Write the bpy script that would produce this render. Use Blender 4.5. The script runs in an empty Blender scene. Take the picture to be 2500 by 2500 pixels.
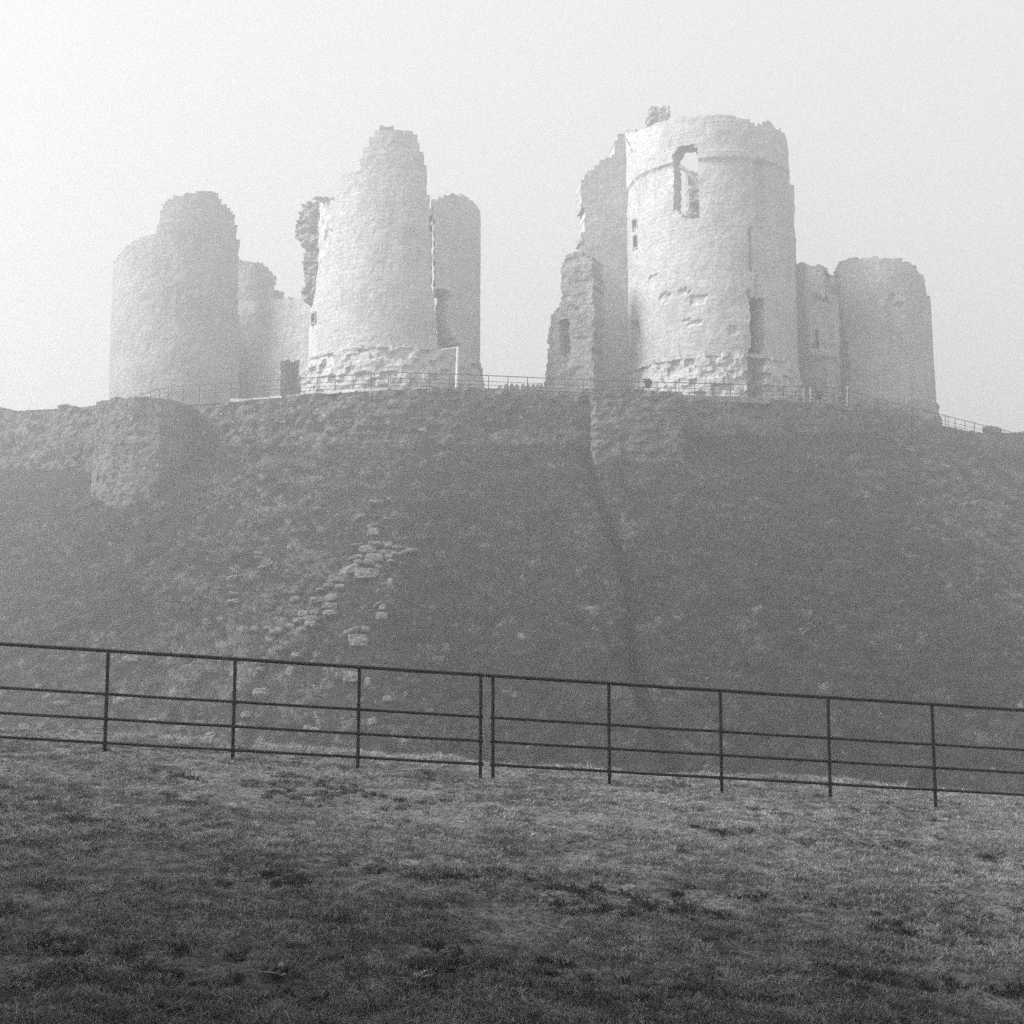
import bpy, math, random
import numpy as np
R = math.radians
S = bpy.context.scene
C = S.collection
random.seed(7)
RNG = np.random.default_rng(11)

SHADE_TREES = [(3.6, -3.0, 12.0, 4.4, 9, 'leafy tree just behind and right of the viewpoint'), (-5.8, -.6, 12.5, 4.2, 8, 'leafy tree with its branches over the viewpoint'), (-8.6, 1.8, 9.5, 4.2, 1, 'leafy tree standing nearest the viewpoint on its left'), (-8.4, -1.9, 14.0, 4.8, 2, 'tallest leafy tree to the left of the viewpoint'), (-6.0, -7.5, 10.5, 4.4, 3, 'leafy tree behind and left of the viewpoint'),
         (-12.5, 1.6, 13.0, 4.6, 4, 'leafy tree farthest left of the viewpoint'), (.5, -6.5, 11.5, 4.6, 5, 'leafy tree straight behind the viewpoint'), (7.5, -3.0, 10.5, 4.4, 6, 'leafy tree behind and right of the viewpoint'), (-3.5, -3.8, 13.0, 4.8, 7, 'tall leafy tree just behind and left of the viewpoint')]  # unseen trees, added only to darken the near lawn
# ------------------------------------------------------------------ camera, sky, sun, exposure
PITCH = R(5.8)
F = 2850.0                                   # focal length in pixels of the 2500 px photograph
EYE = 1.65
cam = bpy.data.objects.new('camera', bpy.data.cameras.new('camera'))
C.objects.link(cam)
cam.location = (0, 0, EYE)
cam.rotation_euler = (R(90) + PITCH, 0, 0)
cam.data.sensor_width = 36
cam.data.lens = 36 * F / 2500
cam.data.clip_start = 0.1
cam.data.clip_end = 3000
S.camera = cam

SUN_EL, SUN_AZ = R(42), R(-100)               # azimuth from +Y, negative = to the left
w = bpy.data.worlds.new("World"); S.world = w; w.use_nodes = True
nt = w.node_tree; nt.nodes.clear()
sky = nt.nodes.new('ShaderNodeTexSky'); sky.sky_type = 'NISHITA'; sky.sun_disc = False
sky.sun_elevation = SUN_EL; sky.sun_rotation = SUN_AZ
sky.air_density = 1.0; sky.dust_density = 2.0
bw = nt.nodes.new('ShaderNodeRGBToBW'); bg = nt.nodes.new('ShaderNodeBackground')
bg.inputs['Strength'].default_value = 0.0925
# mist evens the clear sky out: blend it towards its own average grey
mxs = nt.nodes.new('ShaderNodeMix'); mxs.data_type = 'RGBA'; mxs.inputs[0].default_value = .92; mxs.inputs[7].default_value = (5.4, 5.4, 5.4, 1)
wo = nt.nodes.new('ShaderNodeOutputWorld')
nt.links.new(sky.outputs[0], bw.inputs[0]); nt.links.new(bw.outputs[0], mxs.inputs[6]); nt.links.new(mxs.outputs[2], bg.inputs[0]); nt.links.new(bg.outputs[0], wo.inputs[0])
sl = bpy.data.lights.new('sun', 'SUN'); sl.energy = 4.2; sl.angle = R(24); sl.color = (1, 1, 1)
so = bpy.data.objects.new('sun', sl); C.objects.link(so)
sd = (math.cos(SUN_EL) * math.sin(SUN_AZ), math.cos(SUN_EL) * math.cos(SUN_AZ), math.sin(SUN_EL))
from mathutils import Vector, Matrix
so.rotation_euler = Vector(sd).to_track_quat('Z', 'Y').to_euler()
so.location = (-60, 60, 80)
S.view_settings.view_transform = 'Standard'; S.view_settings.look = 'None'
S.view_settings.exposure = 0.83; S.view_settings.gamma = 1
FOG = dict(density=0.0058, aniso=0.67)
S.cycles.use_denoising = False; S.cycles.sample_clamp_indirect = 1.2
S.cycles.max_bounces = 6; S.cycles.diffuse_bounces = 2; S.cycles.glossy_bounces = 1
S.cycles.volume_bounces = 2; S.cycles.transmission_bounces = 1; S.cycles.transparent_max_bounces = 8

# ------------------------------------------------------------------ helpers
def P(px, py, Y):
    """world point seen at photo pixel (px, py) (2500 px frame) at world depth y = Y"""
    cx, cz = (px - 1250) / F, (1250 - py) / F
    d = (cx, math.cos(PITCH) - cz * math.sin(PITCH), math.sin(PITCH) + cz * math.cos(PITCH))
    t = Y / d[1]
    return Vector((d[0] * t, Y, EYE + d[2] * t))
def proj(x, y, z):
    z = z - EYE
    dep = y * math.cos(PITCH) + z * math.sin(PITCH)
    up = -y * math.sin(PITCH) + z * math.cos(PITCH)
    return 1250 + F * x / dep, 1250 - F * up / dep
def ZA(x, y): return 200 + x / 1.84, 250 + y / 1.84      # survey sheets the outlines were measured on
def ZB(x, y): return 1250 + x / 1.68, 200 + y / 1.68
def inpoly(px, py, poly):
    r = np.zeros(px.shape, bool); n = len(poly); j = n - 1
    for i in range(n):
        xi, yi = poly[i]; xj, yj = poly[j]
        if yi != yj:
            c = ((yi > py) != (yj > py)) & (px < (xj - xi) * (py - yi) / (yj - yi) + xi)
            r ^= c
        j = i
    return r
def hsh(ix, iy, seed):
    h = (ix.astype(np.int64) * 374761393 + iy.astype(np.int64) * 668265263 + seed * 1442695041) & 0xffffffff
    h = ((h ^ (h >> 13)) * 1274126177) & 0xffffffff
    h = h ^ (h >> 16)
    return (h & 0xffff) / 65535.0
def vn(x, y, seed=0):
    x = np.asarray(x, float); y = np.asarray(y, float)
    ix, iy = np.floor(x), np.floor(y); fx, fy = x - ix, y - iy
    fx = fx * fx * (3 - 2 * fx); fy = fy * fy * (3 - 2 * fy)
    a, b = hsh(ix, iy, seed), hsh(ix + 1, iy, seed); c, d = hsh(ix, iy + 1, seed), hsh(ix + 1, iy + 1, seed)
    return (a + (b - a) * fx) * (1 - fy) + (c + (d - c) * fx) * fy
def fbm(x, y, seed=0, o=4):
    s, a, t = 0.0, 1.0, 0.0
    for k in range(o):
        s = s + a * (vn(x * 2 ** k, y * 2 ** k, seed + k * 17) - .5); t += a; a *= .5
    return s / t * 2
def sst(a, b, x):
    t = np.clip((x - a) / (b - a), 0, 1); return t * t * (3 - 2 * t)

def tag(o, label=None, cat=None, group=None, kind=None):
    if label: o['label'] = label
    if cat: o['category'] = cat
    if group: o['group'] = group
    if kind: o['kind'] = kind
    return o
def empty(name, loc, label, cat, group=None):
    o = bpy.data.objects.new(name, None); C.objects.link(o); o.location = loc; o.empty_display_size = .3
    return tag(o, label, cat, group)
def mesh(name, v, f, mat, parent=None, uv=None, smooth=False):
    """v in world coordinates; stored relative to the parent's place"""
    v = np.asarray(v, float).reshape(-1, 3)
    if parent is not None: off = np.array(parent.matrix_basis.translation)
    else:
        off = np.array([v[:, 0].mean(), v[:, 1].mean(), v[:, 2].min()])
    me = bpy.data.meshes.new(name)
    me.from_pydata((v - off).tolist(), [], [list(q) for q in f]); 
    if uv is not None:
        ul = me.uv_layers.new(name='UVMap')
        li = np.zeros(len(me.loops), np.int32); me.loops.foreach_get('vertex_index', li)
        ul.data.foreach_set('uv', np.asarray(uv, float)[li].astype(np.float32).ravel())
    me.materials.append(mat)
    if smooth: me.polygons.foreach_set('use_smooth', [True] * len(me.polygons))
    me.update()
    o = bpy.data.objects.new(name, me); C.objects.link(o)
    if parent is not None: o.parent = parent
    else: o.location = off
    return o
class MB:
    def __init__(s): s.v, s.f = [], []
    def add(s, v, f):
        n = len(s.v); s.v += [tuple(q) for q in v]; s.f += [[i + n for i in q] for q in f]
    def tube(s, a, b, r, n=8, r2=None):
        a, b = Vector(a), Vector(b); d = (b - a).normalized()
        u = d.orthogonal().normalized(); v = d.cross(u); r2 = r if r2 is None else r2
        vs = [a + (u * math.cos(k * 2 * math.pi / n) + v * math.sin(k * 2 * math.pi / n)) * r for k in range(n)]
        vs += [b + (u * math.cos(k * 2 * math.pi / n) + v * math.sin(k * 2 * math.pi / n)) * r2 for k in range(n)]
        s.add(vs, [[k, (k + 1) % n, n + (k + 1) % n, n + k] for k in range(n)] + [list(range(n))[::-1], list(range(n, 2 * n))])
    def box(s, c, h, rz=0):
        m = Matrix.Rotation(rz, 3, 'Z'); c = Vector(c)
        vs = [c + m @ Vector((x * h[0], y * h[1], z * h[2])) for x in (-1, 1) for y in (-1, 1) for z in (-1, 1)]
        s.add(vs, [[0, 1, 3, 2], [4, 6, 7, 5], [0, 4, 5, 1], [2, 3, 7, 6], [0, 2, 6, 4], [1, 5, 7, 3]])
    def build(s, name, mat, parent=None, smooth=False): return mesh(name, s.v, s.f, mat, parent, smooth=smooth)

# ------------------------------------------------------------------ materials (the photograph is black and white)
def new_mat(name, rough=.9):
    m = bpy.data.materials.new(name); m.use_nodes = True
    b = m.node_tree.nodes['Principled BSDF']; b.inputs['Roughness'].default_value = rough
    b.inputs['Specular IOR Level'].default_value = .25
    return m, m.node_tree, b
def N(t, ty, **k):
    n = t.nodes.new(ty)
    for a, v in k.items():
        if a in n.inputs: n.inputs[a].default_value = v
        else: setattr(n, a, v)
    return n
def noise_node(t, vec, scale, detail=5, rough=.55, dist=0):
    n = N(t, 'ShaderNodeTexNoise'); n.inputs['Scale'].default_value = scale; n.inputs['Detail'].default_value = detail
    n.inputs['Roughness'].default_value = rough; n.inputs['Distortion'].default_value = dist
    t.links.new(vec, n.inputs['Vector']); return n.outputs['Fac']
def ramp(t, fac, stops):
    r = N(t, 'ShaderNodeValToRGB'); e = r.color_ramp.elements
    while len(e) < len(stops): e.new(.5)
    for q, (p, c) in zip(e, stops): q.position = p; q.color = (c, c, c, 1)
    t.links.new(fac, r.inputs[0]); return r.outputs[0]
def mix(t, fac, a, b, mode='MIX'):
    m = N(t, 'ShaderNodeMix'); m.data_type = 'RGBA'; m.blend_type = mode
    def s(i, v):
        if isinstance(v, (int, float)): m.inputs[i].default_value = (v, v, v, 1) if i > 0 else v
        else: t.links.new(v, m.inputs[i])
    if isinstance(fac, (int, float)): m.inputs[0].default_value = fac
    else: t.links.new(fac, m.inputs[0])
    s(6, a); s(7, b); return m.outputs[2]
def bump(t, b, h, st, dist):
    n = N(t, 'ShaderNodeBump'); n.inputs['Strength'].default_value = st; n.inputs['Distance'].default_value = dist
    t.links.new(h, n.inputs['Height']); t.links.new(n.outputs[0], b.inputs['Normal'])
def stone_mat(name, lo, hi, course=.32, bw_=.62, mortar=.7, rubble=0.0, bd=.035):
    m, t, b = new_mat(name)
    tc = N(t, 'ShaderNodeTexCoord'); geo = N(t, 'ShaderNodeNewGeometry')
    big = noise_node(t, geo.outputs['Position'], .35, 6, .6)
    fine = noise_node(t, geo.outputs['Position'], 3.5, 6, .7)
    br = N(t, 'ShaderNodeTexBrick'); br.inputs['Scale'].default_value = 1; br.offset = .5
    br.inputs['Brick Width'].default_value = bw_; br.inputs['Row Height'].default_value = course
    br.inputs['Mortar Size'].default_value = .02; br.inputs['Mortar Smooth'].default_value = .3; br.inputs['Bias'].default_value = 0
    br.inputs['Color1'].default_value = (lo, lo, lo, 1); br.inputs['Color2'].default_value = (hi, hi, hi, 1)
    br.inputs['Mortar'].default_value = (lo * mortar,) * 3 + (1,)
    wob = N(t, 'ShaderNodeMix'); wob.data_type = 'VECTOR'; wob.inputs[0].default_value = .06 + rubble
    nz = N(t, 'ShaderNodeTexNoise'); nz.inputs['Scale'].default_value = 1.7; t.links.new(tc.outputs['UV'], nz.inputs['Vector'])
    t.links.new(tc.outputs['UV'], wob.inputs[4]); t.links.new(nz.outputs['Color'], wob.inputs[5])
    t.links.new(wob.outputs[1], br.inputs['Vector'])
    c = mix(t, ramp(t, big, [(.3, 0.0), (.7, 1.0)]), lo * .72, hi * 1.06)
    c2 = mix(t, .5, c, br.outputs['Color'])
    mp = N(t, 'ShaderNodeMapping'); mp.inputs['Scale'].default_value = (1.6, .22, 1); t.links.new(tc.outputs['UV'], mp.inputs['Vector'])
    streak = noise_node(t, mp.outputs[0], 1.3, 5, .6)
    c2 = mix(t, ramp(t, streak, [(.5, 0), (.68, .5)]), c2, lo * .6)
    c3 = mix(t, ramp(t, fine, [(.32, .7), (.55, 0)]), c2, lo * .6)
    t.links.new(c3, b.inputs['Base Color'])
    inv = N(t, 'ShaderNodeMath', operation='MULTIPLY_ADD'); inv.inputs[1].default_value = -.7
    t.links.new(br.outputs['Fac'], inv.inputs[0]); t.links.new(fine, inv.inputs[2])
    bump(t, b, inv.outputs[0], .6, bd)
    return m
STONE = stone_mat('pale_ashlar', .48, .60)
STONE_FAR = stone_mat('weathered_ashlar', .42, .54)
STONE_DULL = stone_mat('dull_ashlar', .33, .44)
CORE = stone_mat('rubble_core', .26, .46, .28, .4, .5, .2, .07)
RUBBLE = stone_mat('mossy_rubble_wall', .06, .24, .26, .42, .25, .15, .15)
def simple(name, lo, hi, sc, rough=.9, bst=.4, bd=.02):
    m, t, b = new_mat(name, rough); geo = N(t, 'ShaderNodeNewGeometry')
    n = noise_node(t, geo.outputs['Position'], sc, 8, .65)
    t.links.new(ramp(t, n, [(.3, lo), (.7, hi)]), b.inputs['Base Color']); bump(t, b, n, bst, bd); return m
IRON = simple('black_painted_iron', .006, .014, 30, .45, .15, .002)
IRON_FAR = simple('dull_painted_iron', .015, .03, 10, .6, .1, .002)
BLOCK = simple('lichened_block', .08, .25, 6, .9, .6, .04)
CHALK = simple('whitish_stone', .25, .4, 6)
SLABM = simple('pale_path_stone', .55, .75, 2, .8)
WHITE = simple('white_paint', .65, .8, 4, .5)
WOOD = simple('dark_boards', .05, .1, 3, .8)
BARK = simple('bark', .06, .12, 8)

def blade_mat(name, lo, hi, trans=.25):
    m, t, b = new_mat(name, .7)
    oi = N(t, 'ShaderNodeObjectInfo'); geo = N(t, 'ShaderNodeNewGeometry')
    n = noise_node(t, geo.outputs['Position'], .45, 4, .6)
    a = N(t, 'ShaderNodeMath', operation='ADD'); t.links.new(oi.outputs['Random'], a.inputs[0]); t.links.new(n, a.inputs[1])
    h = N(t, 'ShaderNodeMath', operation='MULTIPLY'); h.inputs[1].default_value = .5; t.links.new(a.outputs[0], h.inputs[0])
    col = ramp(t, h.outputs[0], [(.25, lo), (.55, (lo * 1.4 + hi * .6) / 2), (.8, hi)])
    t.links.new(col, b.inputs['Base Color'])
    tr = N(t, 'ShaderNodeBsdfTranslucent'); t.links.new(col, tr.inputs[0])
    mx = N(t, 'ShaderNodeMixShader'); mx.inputs[0].default_value = trans
    t.links.new(b.outputs[0], mx.inputs[1]); t.links.new(tr.outputs[0], mx.inputs[2])
    t.links.new(mx.outputs[0], t.nodes['Material Output'].inputs[0]); return m
LAWN_BLADE = blade_mat('lawn_blade', .08, .56)
SLOPE_STRAW = blade_mat('slope_straw_blade', .15, .52)
TUFT_BLADE = blade_mat('tuft_blade', .02, .09)
STRAW_BLADE = blade_mat('straw_blade', .2, .55)
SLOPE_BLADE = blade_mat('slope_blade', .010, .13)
DARK_BLADE = blade_mat('scrub_leaf', .006, .015, .15)
TREE_LEAF = blade_mat('tree_leaf', .03, .06, .1)

def ground_mat(name, lo, mid, hi, sc):
    m, t, b = new_mat(name, .95); geo = N(t, 'ShaderNodeNewGeometry')
    big = noise_node(t, geo.outputs['Position'], sc, 6, .6, .4)
    fine = noise_node(t, geo.outputs['Position'], 26, 8, .8)
    c = ramp(t, big, [(.34, lo), (.5, mid), (.66, hi)])
    c = mix(t, ramp(t, fine, [(.42, .95), (.58, 0)]), c, lo * .3)
    t.links.new(c, b.inputs['Base Color']); bump(t, b, fine, .9, .03); return m
LAWN_SOIL = ground_mat('trodden_turf', .12, .24, .42, 2.6)
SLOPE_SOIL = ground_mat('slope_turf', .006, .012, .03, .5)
TOP_SOIL = ground_mat('platform_turf', .12, .2, .3, .4)

# ------------------------------------------------------------------ ground shapes
def fence_y(x): return 13.27 + .115 * np.asarray(x, float)
def lawn_z(x, y):
    x = np.asarray(x, float); y = np.asarray(y, float)
    xs = 25 * np.tanh(x / 25)
    z = -.008 - .08 * xs + .05 * fbm(x * .35, y * .35, 3, 3) + .022 * fbm(x * 2.2, y * 2.2, 9, 3) + .034 * fbm(x * 5.5, y * 5.5, 13, 2)
    rim = fence_y(x) + 1.35 + .55 * fbm(x * .8, x * 0 + 2, 21, 3)
    z = z + .05 * np.exp(-((y - rim + .25) / .3) ** 2)
    d = np.clip(y - rim, 0, None)
    drop = np.where(d < .5, d * d * .9, .225 + (d - .5) * .85)
    return np.maximum(z - drop, -9.0 + .2 * fbm(x * .2, y * .2, 5, 2))

# line of the foot of the retaining wall: (photo px, depth, wall-top py, grass-line py)
CREST = [(-900, 118, 1005, 1125), (-300, 103, 1005, 1135), (0, 96, 1003, 1140), (236, 91, 990, 1150), (300, 88, 985, 1140), (400, 86.5, 985, 1120), (480, 85, 985, 1100), (600, 83.5, 974, 1085),
         (800, 82, 959, 1085), (950, 81, 949, 1088), (1126, 81.2, 949, 1085), (1300, 82, 957, 1085), (1443, 83, 964, 1085),
         (1671, 84, 973, 1065), (1889, 85.5, 978, 1062), (2033, 87, 986, 1055), (2159, 89.5, 1002, 1058), (2290, 93, 1034, 1068),
         (2382, 96, 1055, 1090), (2500, 101, 1055, 1110), (2900, 118, 1060, 1130), (3500, 145, 1060, 1140)]
cw = np.array([tuple(P(a, c, b)) for a, b, c, d in CREST]); cg = np.array([tuple(P(a, d, b)) for a, b, c, d in CREST])
def yc(x): return np.interp(x, cw[:, 0], cw[:, 1])
def z_wall(x): return np.interp(x, cw[:, 0], cw[:, 2])
def z_grass(x): return np.interp(x, cg[:, 0], cg[:, 2])
def furrow_x(v): return 5.6 + .055 * (-v) + .35 * np.sin(v * .35)
def mound_z(x, y):
    x = np.asarray(x, float); y = np.asarray(y, float)
    v = y - yc(x)                                     # negative = down the slope towards the camera
    d = np.clip(-v, 0, None)
    z = z_grass(x) - (.70 * d + .004 * np.clip(d - 12, 0, None) ** 2 * .0)
    z = z + (.45 * fbm(x * .16, y * .16, 31, 4) + .20 * fbm(x * .9, y * .9, 37, 3)) * sst(0, 2, d)
    # low spur where the facing stones show, and a dip to each side of it
    z = z + 1.0 * np.exp(-((x + 7.2 + .04 * v) / 2.2) ** 2) * sst(0, 8, d)
    z = z - 1.1 * np.exp(-((x + 1.0) / 4.0) ** 2) * sst(0, 10, d)
    z = z + .9 * np.exp(-((x - 22 + .25 * v) / 3.0) ** 2) * sst(2, 10, d)
    # furrow
    z = z - .8 * np.exp(-((x - furrow_x(v)) / .34) ** 2) * sst(0, 3, d)
    z = np.where(v > .12, z_wall(x) - .05 + .05 * fbm(x * .5, y * .5, 41, 3), z)
    return z
def hit(px, py, y0=46, y1=92):
    a = P(px, py, 1.0)
    ys = np.arange(y0, y1, .05)
    xs = a.x * ys; zs = EYE + (a.z - EYE) * ys
    k = np.argmax(mound_z(xs, ys) > zs)
    return Vector((xs[k], ys[k], float(mound_z(xs[k], ys[k])))) if mound_z(xs, ys)[k] > zs[k] else None

def sheet(name, xs, ys, fz, mat, fy=None):
    X, Yv = np.meshgrid(xs, ys); 
    if fy is not None: Yv = fy(X, Yv)
    Z = fz(X, Yv); v = np.stack([X, Yv, Z], -1).reshape(-1, 3)
    ny, nx = X.shape; i = np.arange((ny - 1) * (nx - 1)); r, c = i // (nx - 1), i % (nx - 1); a = r * nx + c
    f = np.stack([a, a + 1, a + nx + 1, a + nx], -1)
    me = bpy.data.meshes.new(name)
    me.vertices.add(len(v)); me.vertices.foreach_set('co', v.astype(np.float32).ravel())
    me.loops.add(f.size); me.loops.foreach_set('vertex_index', f.astype(np.int32).ravel())
    me.polygons.add(len(f)); me.polygons.foreach_set('loop_start', np.arange(0, f.size, 4, dtype=np.int32))
    me.polygons.foreach_set('use_smooth', np.ones(len(f), bool))
    me.update(calc_edges=True); me.materials.append(mat)
    o = bpy.data.objects.new(name, me); C.objects.link(o); tag(o, kind='structure'); return o
def spread(lo, a, b, hi, step, k=1.25):
    m = list(np.arange(a, b + 1e-6, step)); s = step; x = b
    while x < hi: s *= k; x += s; m.append(min(x, hi))
    s = step; x = a
    while x > lo: s *= k; x -= s; m.insert(0, max(x, lo))
    return np.array(m)
sheet('lawn', spread(-230, -9, 9, 230, .05), spread(-230, 3.5, 17, 58, .05, 1.18), lawn_z, LAWN_SOIL)
vv = np.concatenate([np.arange(-48, 0.01, .4), [.1, .14, .5], np.arange(1, 40, 2.), np.arange(40, 140, 15.)])
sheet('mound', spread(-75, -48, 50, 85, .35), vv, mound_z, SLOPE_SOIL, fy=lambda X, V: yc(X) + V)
sheet('field', np.linspace(-240, 240, 40), np.linspace(45, 240, 40), lambda X, Y: -9.6 + 1.2 * fbm(X * .02, Y * .02, 2, 2), SLOPE_SOIL)

# ------------------------------------------------------------------ masonry shells
def masonry(name, plan, thick, z0, z1, mat, polys, parent=None, holes=(), recess=(), cell=.26, off=None, rough=.06,
            blocks=0.0, bs=(.9, .55), seed=1, ydir=None, jit=.33, cut=None):
    """a thick wall that follows `plan` (outer face, left to right as seen from the mound foot), kept where `polys` cover it"""
    plan = np.asarray(plan, float)
    sg = np.r_[0, np.cumsum(np.hypot(*np.diff(plan, axis=0).T))]
    n = max(4, int(sg[-1] / cell)); s = np.linspace(0, sg[-1], n + 1)
    x = np.interp(s, sg, plan[:, 0]); y = np.interp(s, sg, plan[:, 1])
    tx, ty = np.gradient(x), np.gradient(y); l = np.hypot(tx, ty); nx_, ny_ = ty / l, -tx / l     # outward (towards viewer)
    m = max(3, int((z1 - z0) / cell)); z = np.linspace(z0, z1, m + 1)
    Sg, Zg = np.meshgrid(s, z, indexing='ij')
    NX, NY = np.repeat(nx_[:, None], m + 1, 1), np.repeat(ny_[:, None], m + 1, 1)
    X0, Y0 = np.repeat(x[:, None], m + 1, 1), np.repeat(y[:, None], m + 1, 1)
    o = rough * fbm(Sg * .8, Zg * .8, seed, 4) + rough * .7 * (vn(Sg * 3.1, Zg * 3.3, seed + 5) - .5)
    if off is not None: o = o + off(Sg, Zg)
    if blocks:
        row = np.floor(Zg / bs[1]); col = np.floor(Sg / bs[0] + .5 * (row % 2))
        o = o - blocks * hsh(col, row, seed + 50) ** 1.5
    def pxy(ox): return proj(X0 + NX * ox, Y0 + NY * ox, Zg)
    px, py = pxy(o)
    for poly, dep in recess: o = o - dep * inpoly(px, py, poly) * (1 + .5 * (vn(Sg * 1.5, Zg * 1.5, seed + 9) - .5))
    jx = (hsh(np.arange(n + 1)[:, None] + 0 * Zg, np.arange(m + 1)[None] + 0 * Zg, seed + 3) - .5) * cell * jit * 2
    jz = (hsh(np.arange(n + 1)[:, None] + 0 * Zg, np.arange(m + 1)[None] + 0 * Zg, seed + 4) - .5) * cell * jit * 2
    TX, TY = -NY, NX
    Xo, Yo, Zo = X0 + NX * o + TX * jx, Y0 + NY * o + TY * jx, Zg + jz
    ex, ey = -NX, -NY
    if ydir is not None:                                             # a straight-through crack near arc length ydir
        wgt = np.exp(-((Sg - ydir[0]) / ydir[1]) ** 2); ex = ex * (1 - wgt) + wgt * ydir[2]; ey = ey * (1 - wgt) + wgt
        ll = np.hypot(ex, ey); ex, ey = ex / ll, ey / ll
    tt = thick * (1 + .1 * fbm(Sg * .7, Zg * .7, seed + 8, 2))
    Xi, Yi = X0 + ex * tt + TX * jx, Y0 + ey * tt + TY * jx
    cc = lambda A: (A[:-1, :-1] + A[1:, :-1] + A[:-1, 1:] + A[1:, 1:]) / 4
    cpx, cpy = proj(cc(X0 + NX * o), cc(Y0 + NY * o), cc(Zg))
    keep = np.zeros(cpx.shape, bool)
    for p in polys: keep |= inpoly(cpx, cpy, p)
    for p in holes: keep &= ~inpoly(cpx, cpy, p)
    if cut is not None: keep &= cut(cc(Sg), cc(Zg))
    M = (n + 1) * (m + 1); idx = np.arange(M).reshape(n + 1, m + 1)
    v = np.concatenate([np.stack([Xo, Yo, Zo], -1).reshape(-1, 3), np.stack([Xi, Yi, Zo], -1).reshape(-1, 3)])
    a, b, c, d = idx[:-1, :-1], idx[1:, :-1], idx[1:, 1:], idx[:-1, 1:]
    F_ = [np.stack([a, b, c, d], -1)[keep], (np.stack([a, d, c, b], -1) + M)[keep]]
    K = np.pad(keep, 1)
    def side(msk, p, q): 
        F_.append(np.stack([p, p + M, q + M, q], -1)[msk])
    side(keep & ~K[:-2, 1:-1], a, d); side(keep & ~K[2:, 1:-1], c, b)
    side(keep & ~K[1:-1, :-2], b, a); side(keep & ~K[1:-1, 2:], d, c)
    f = np.concatenate(F_); used = np.unique(f); rm = np.full(2 * M, -1); rm[used] = np.arange(len(used))
    uv = np.concatenate([np.stack([Sg, Zg], -1).reshape(-1, 2)] * 2)[used]
    return mesh(name, v[used], rm[f], mat, parent, uv)
def arc(cx, cy, r, a0, a1, n=60):
    return [(cx + r * math.cos(R(a0 + (a1 - a0) * i / n)), cy + r * math.sin(R(a0 + (a1 - a0) * i / n))) for i in range(n + 1)]
def pl(*pts): return [tuple(P(a, 1000, b))[:2] for a, b in pts]
def A(*p): return [ZA(*q) for q in p]
def B(*p): return [ZB(*q) for q in p]
def niche(name, parent, mat, px0, px1, py0, py1, Y, dep, rz=0, th=.06):
    """five-sided stone reveal set into an opening"""
    a, b = P(px0, py1, Y), P(px1, py0, Y); cx = (a.x + b.x) / 2; hx = (b.x - a.x) / 2 + .12; z0, z1 = a.z - .1, b.z + .1
    mb = MB(); m = Matrix.Rotation(rz, 3, 'Z')
    def bx(c, h):
        cc = Vector((cx, Y, 0)) + m @ Vector((c[0], c[1], 0)); mb.box((cc.x, cc.y, c[2]), h, rz)
    bx((0, dep, (z0 + z1) / 2), (hx, th, (z1 - z0) / 2))
    bx((-hx, dep / 2 - th, (z0 + z1) / 2), (th, dep / 2, (z1 - z0) / 2)); bx((hx, dep / 2 - th, (z0 + z1) / 2), (th, dep / 2, (z1 - z0) / 2))
    bx((0, dep / 2 - th, z1 - th), (hx - th, dep / 2, th)); bx((0, dep / 2 - th, z0 + th), (hx - th, dep / 2, th))
    return mb.build(name, mat, parent)
def base_at(px, Y): 
    p = P(px, 1000, Y); return (p.x, Y, float(z_wall(p.x)) - .3)

# ---- round tower on the left of the gateway, split by a fissure
cx2 = P(964, 900, 93.6).x; R2 = 6.95; cy2 = 93.6
t2 = empty('ruined_tower', (cx2, cy2, 17.6), 'tall jagged round tower left of the gap, cracked down its right side', 'tower', 'ruined round towers of the castle')
zp2 = P(964, 250 + 1087 / 1.84, cy2 - R2).z                      # top of the stripped plinth
main2 = A((985, 465), (1020, 450), (1035, 455), (1070, 432), (1100, 432), (1130, 435), (1145, 400), (1150, 360), (1165, 345), (1170, 325), (1240, 305), (1250, 280), (1260, 215),
          (1285, 185), (1305, 150), (1310, 130), (1340, 112), (1370, 112), (1420, 120), (1480, 128), (1500, 145), (1505, 165), (1515, 190), (1530, 250), (1540, 290), (1545, 330),
          (1548, 400), (1558, 440), (1560, 470), (1572, 480), (1570, 505), (1555, 510), (1553, 520), (1567, 535), (1565, 558), (1555, 560), (1560, 580), (1574, 600), (1574, 700),
          (1569, 780), (1565, 850), (1590, 856), (1590, 1400), (940, 1400), (960, 900), (990, 720), (1002, 655))
frag2 = A((1590, 430), (1640, 420), (1665, 416), (1700, 422), (1740, 420), (1770, 432), (1778, 450), (1785, 485), (1795, 510), (1800, 540), (1802, 600), (1808, 640), (1830, 700),
          (1830, 1400), (1590, 1400), (1590, 850), (1581, 845), (1582, 780), (1579, 700), (1584, 600), (1578, 520), (1578, 440))
ang = lambda d: R2 * R(d)
gap_s = ang(90 + 25 + 10)
plan2 = arc(cx2, cy2, R2, 170, 370)
masonry('wall', plan2, 1.9, zp2 - .3, 44.5, STONE, [main2], t2, holes=[A((1028, 948), (1052, 948), (1052, 992), (1028, 992))],
        recess=[(A((960, 430), (1110, 430), (1115, 600), (1085, 700), (1055, 760), (1045, 860), (1020, 960), (960, 960)), .7),
                (A((1450, 560), (1540, 600), (1580, 900), (1580, 760), (1520, 800), (1440, 700)), .05)],
        ydir=(gap_s, 2.5, -.07), seed=21, rough=.06, off=lambda s, z: .12 * sst(zp2 + 17, zp2 + 17.2, z))
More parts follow.
